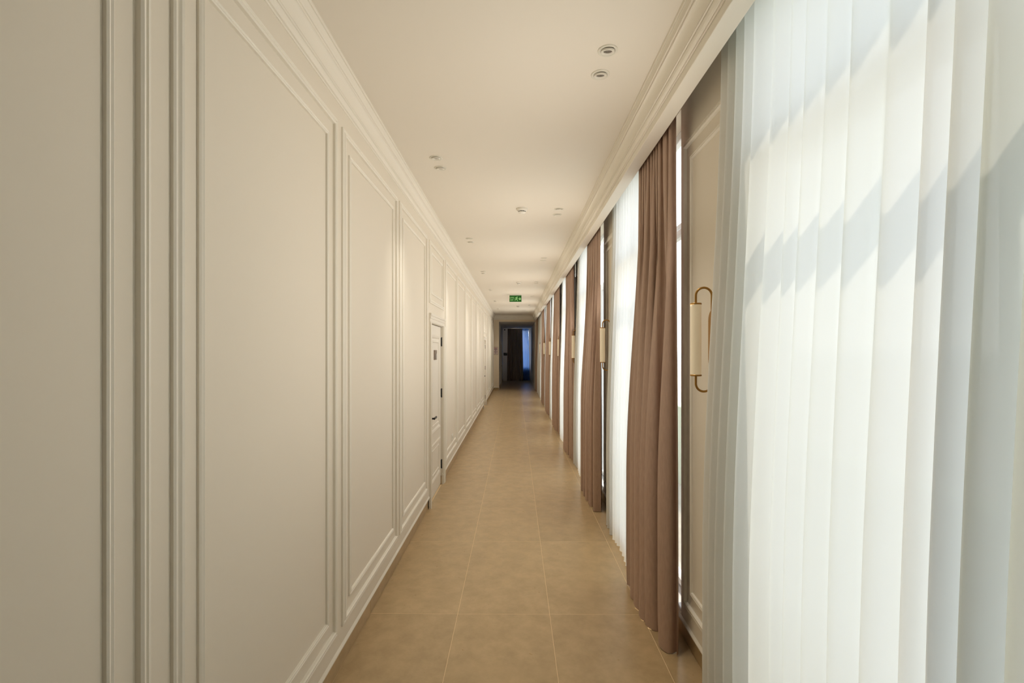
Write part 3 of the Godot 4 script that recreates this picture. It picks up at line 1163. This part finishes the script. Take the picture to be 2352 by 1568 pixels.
func exit_sign() -> void:
	var o := thing("exit_sign", V(0.0, 0, 12.8), "green exit sign with running figure and down arrow under the ceiling", "sign")
	var w := 0.33
	var h := 0.188
	var y0 := CEIL - 0.012 - h
	var st := begin()
	box(st, Vector3(-w / 2, y0, -0.035), Vector3(w / 2, y0 + h, 0.0), 0.004)
	part("housing", st, M.white_plastic, o)
	st = begin()
	box(st, Vector3(-w / 2 - 0.05, CEIL - 0.012, -0.055), Vector3(w / 2 - 0.02, CEIL, 0.015), 0.003)
	part("mounting_bar", st, M.white_plastic, o)
	st = begin()
	box(st, Vector3(-w / 2 + 0.004, y0 + 0.009, -0.004), Vector3(w / 2 - 0.004, y0 + h - 0.009, 0.003), 0.001)
	part("sign_face", st, M.green, o)
	var z := 0.003
	letters(o, "ÇIXIŞ", 0.032, Vector3(-0.097, y0 + 0.118, z), M.glow_green)
	letters(o, "EXIT", 0.030, Vector3(-0.097, y0 + 0.058, z), M.glow_green)
	st = begin()
	# running figure: head, trunk, arms and legs, in units of its height
	var at := Vector3(0.024, y0 + 0.090, z)
	var s := 0.125
	var head := []
	for k in 16:
		head.append(Vector2(0.17, 0.40) + Vector2(cos(TAU * k / 16.0), sin(TAU * k / 16.0)) * 0.095)
	poly(st, head, s, at, 0.002)
	poly(st, [Vector2(-0.02, 0.31), Vector2(0.16, 0.29), Vector2(0.04, -0.08), Vector2(-0.12, -0.05)], s, at, 0.002)
	limb(st, [Vector2(0.0, 0.26), Vector2(-0.22, 0.20), Vector2(-0.34, 0.02)], 0.085, s, at + Vector3(0, 0, 0.0002), 0.002)
	limb(st, [Vector2(0.13, 0.25), Vector2(0.25, 0.08), Vector2(0.38, 0.04)], 0.08, s, at + Vector3(0, 0, 0.0002), 0.002)
	limb(st, [Vector2(-0.05, -0.04), Vector2(-0.16, -0.24), Vector2(-0.42, -0.27)], 0.11, s, at + Vector3(0, 0, 0.0003), 0.002)
	limb(st, [Vector2(-0.02, -0.05), Vector2(0.16, -0.20), Vector2(0.26, -0.47)], 0.11, s, at + Vector3(0, 0, 0.0004), 0.002)
	part("running_figure", st, M.glow_green, o)
	st = begin()
	poly(st, [Vector2(-0.12, 0.36), Vector2(0.12, 0.36), Vector2(0.12, -0.02), Vector2(0.36, 0.10), Vector2(0.36, -0.12), Vector2(0.0, -0.46), Vector2(-0.36, -0.12), Vector2(-0.36, 0.10), Vector2(-0.12, -0.02)], 0.085, Vector3(0.118, y0 + 0.092, z), 0.002)
	part("arrow", st, M.glow_green, o)


# ---------------------------------------------------------------- small things on the walls

func wall_fittings() -> void:
	# wall sockets on the left wall
	var rows := [[7.03, "white double wall socket low on the panelling just past the first door"], [16.75, "small white wall socket low on the panelling past the second door"]]
	for k in 2:
		var o := thing("wall_socket", V(LX, 0.44, rows[k][0]), rows[k][1], "socket")
		var t := Transform3D(Basis(Vector3(0, 0, -1), Vector3(0, 1, 0), Vector3(1, 0, 0)), Vector3.ZERO)
		var st := begin()
		box(st, t * Vector3(-0.08, -0.043, 0), t * Vector3(0.08, 0.043, 0.009), 0.003)
		part("face_plate", st, M.white_plastic, o)
		for s in [-0.038, 0.038]:
			st = begin()
			lathe(st, [Vector2(0.0, 0.0005), Vector2(0.019, 0.0005), Vector2(0.019, 0.003), Vector2(0.023, 0.003), Vector2(0.023, 0.0)], t * Transform3D(Basis(Vector3(1, 0, 0), PI / 2.0), Vector3(s, 0, 0.009)), 20)
			part("socket_well", st, M.plastic_rim, o)

	# printed notice on the end wall, beside the opening
	var n := thing("notice_sign", V(-0.845, 1.695, END), "small framed notice with red heading on the beige end wall", "notice")
	var st := begin()
	box(st, Vector3(-0.105, -0.165, 0.0), Vector3(0.105, 0.165, 0.012), 0.004)
	part("sign_frame", st, paint(Color(0.62, 0.52, 0.43), 0.5), n)
	var im := Image.create(64, 96, false, Image.FORMAT_RGB8)
	im.fill(Color(0.86, 0.78, 0.74))
	var ink := Color(0.45, 0.35, 0.40)
	im.fill_rect(Rect2i(14, 10, 36, 8), Color(0.62, 0.38, 0.34))
	for r in [[10, 24, 44], [14, 30, 36], [22, 40, 20], [26, 46, 12], [6, 58, 52], [24, 64, 16], [28, 74, 8], [25, 80, 14]]:
		im.fill_rect(Rect2i(r[0], r[1], r[2], 4), ink)
	var paper := paint(Color.WHITE, 0.6)
	paper.albedo_texture = ImageTexture.create_from_image(im)
	st = begin()
	var pts := [Vector3(-0.096, 0.155, 0.0125), Vector3(0.096, 0.155, 0.0125), Vector3(0.096, -0.155, 0.0125), Vector3(-0.096, -0.155, 0.0125)]
	var uv := [Vector2(0, 0), Vector2(1, 0), Vector2(1, 1), Vector2(0, 1)]
	for k in [0, 1, 2, 0, 2, 3]:
		st.set_normal(Vector3(0, 0, 1))
		st.set_uv(uv[k])
		st.add_vertex(pts[k])
	part("print", st, paper, n)

	# black wall panel and dome camera in the vestibule
	var p := thing("wall_panel", V(-0.56, 1.50, BACK), "small black rectangular display on the dark vestibule wall left of the curtain", "display")
	st = begin()
	box(st, Vector3(-0.105, -0.075, 0.0), Vector3(0.105, 0.075, 0.025), 0.005)
	part("housing", st, M.black, p)
	st = begin()
	box(st, Vector3(-0.06, -0.045, 0.025), Vector3(0.085, 0.05, 0.027), 0.0005)
	part("screen", st, paint(Color(0.10, 0.11, 0.10), 0.15), p)
	var c := thing("dome_camera", V(-0.60, 2.86, BACK), "small black dome camera high on the vestibule wall", "camera")
	var turn := Transform3D(Basis(Vector3(1, 0, 0), PI / 2.0), Vector3.ZERO)
	st = begin()
	lathe(st, [Vector2(0.028, 0.014), Vector2(0.034, 0.010), Vector2(0.034, 0.0)], turn, 24)
	part("mount", st, M.black, c)
	st = begin()
	var dome := []
	for k in 9:
		var a := PI / 2.0 * k / 8.0
		dome.append(Vector2(0.029 * sin(a), 0.011 + 0.027 * cos(a)))
	lathe(st, dome, turn, 24)
	part("dome", st, M.black, c)
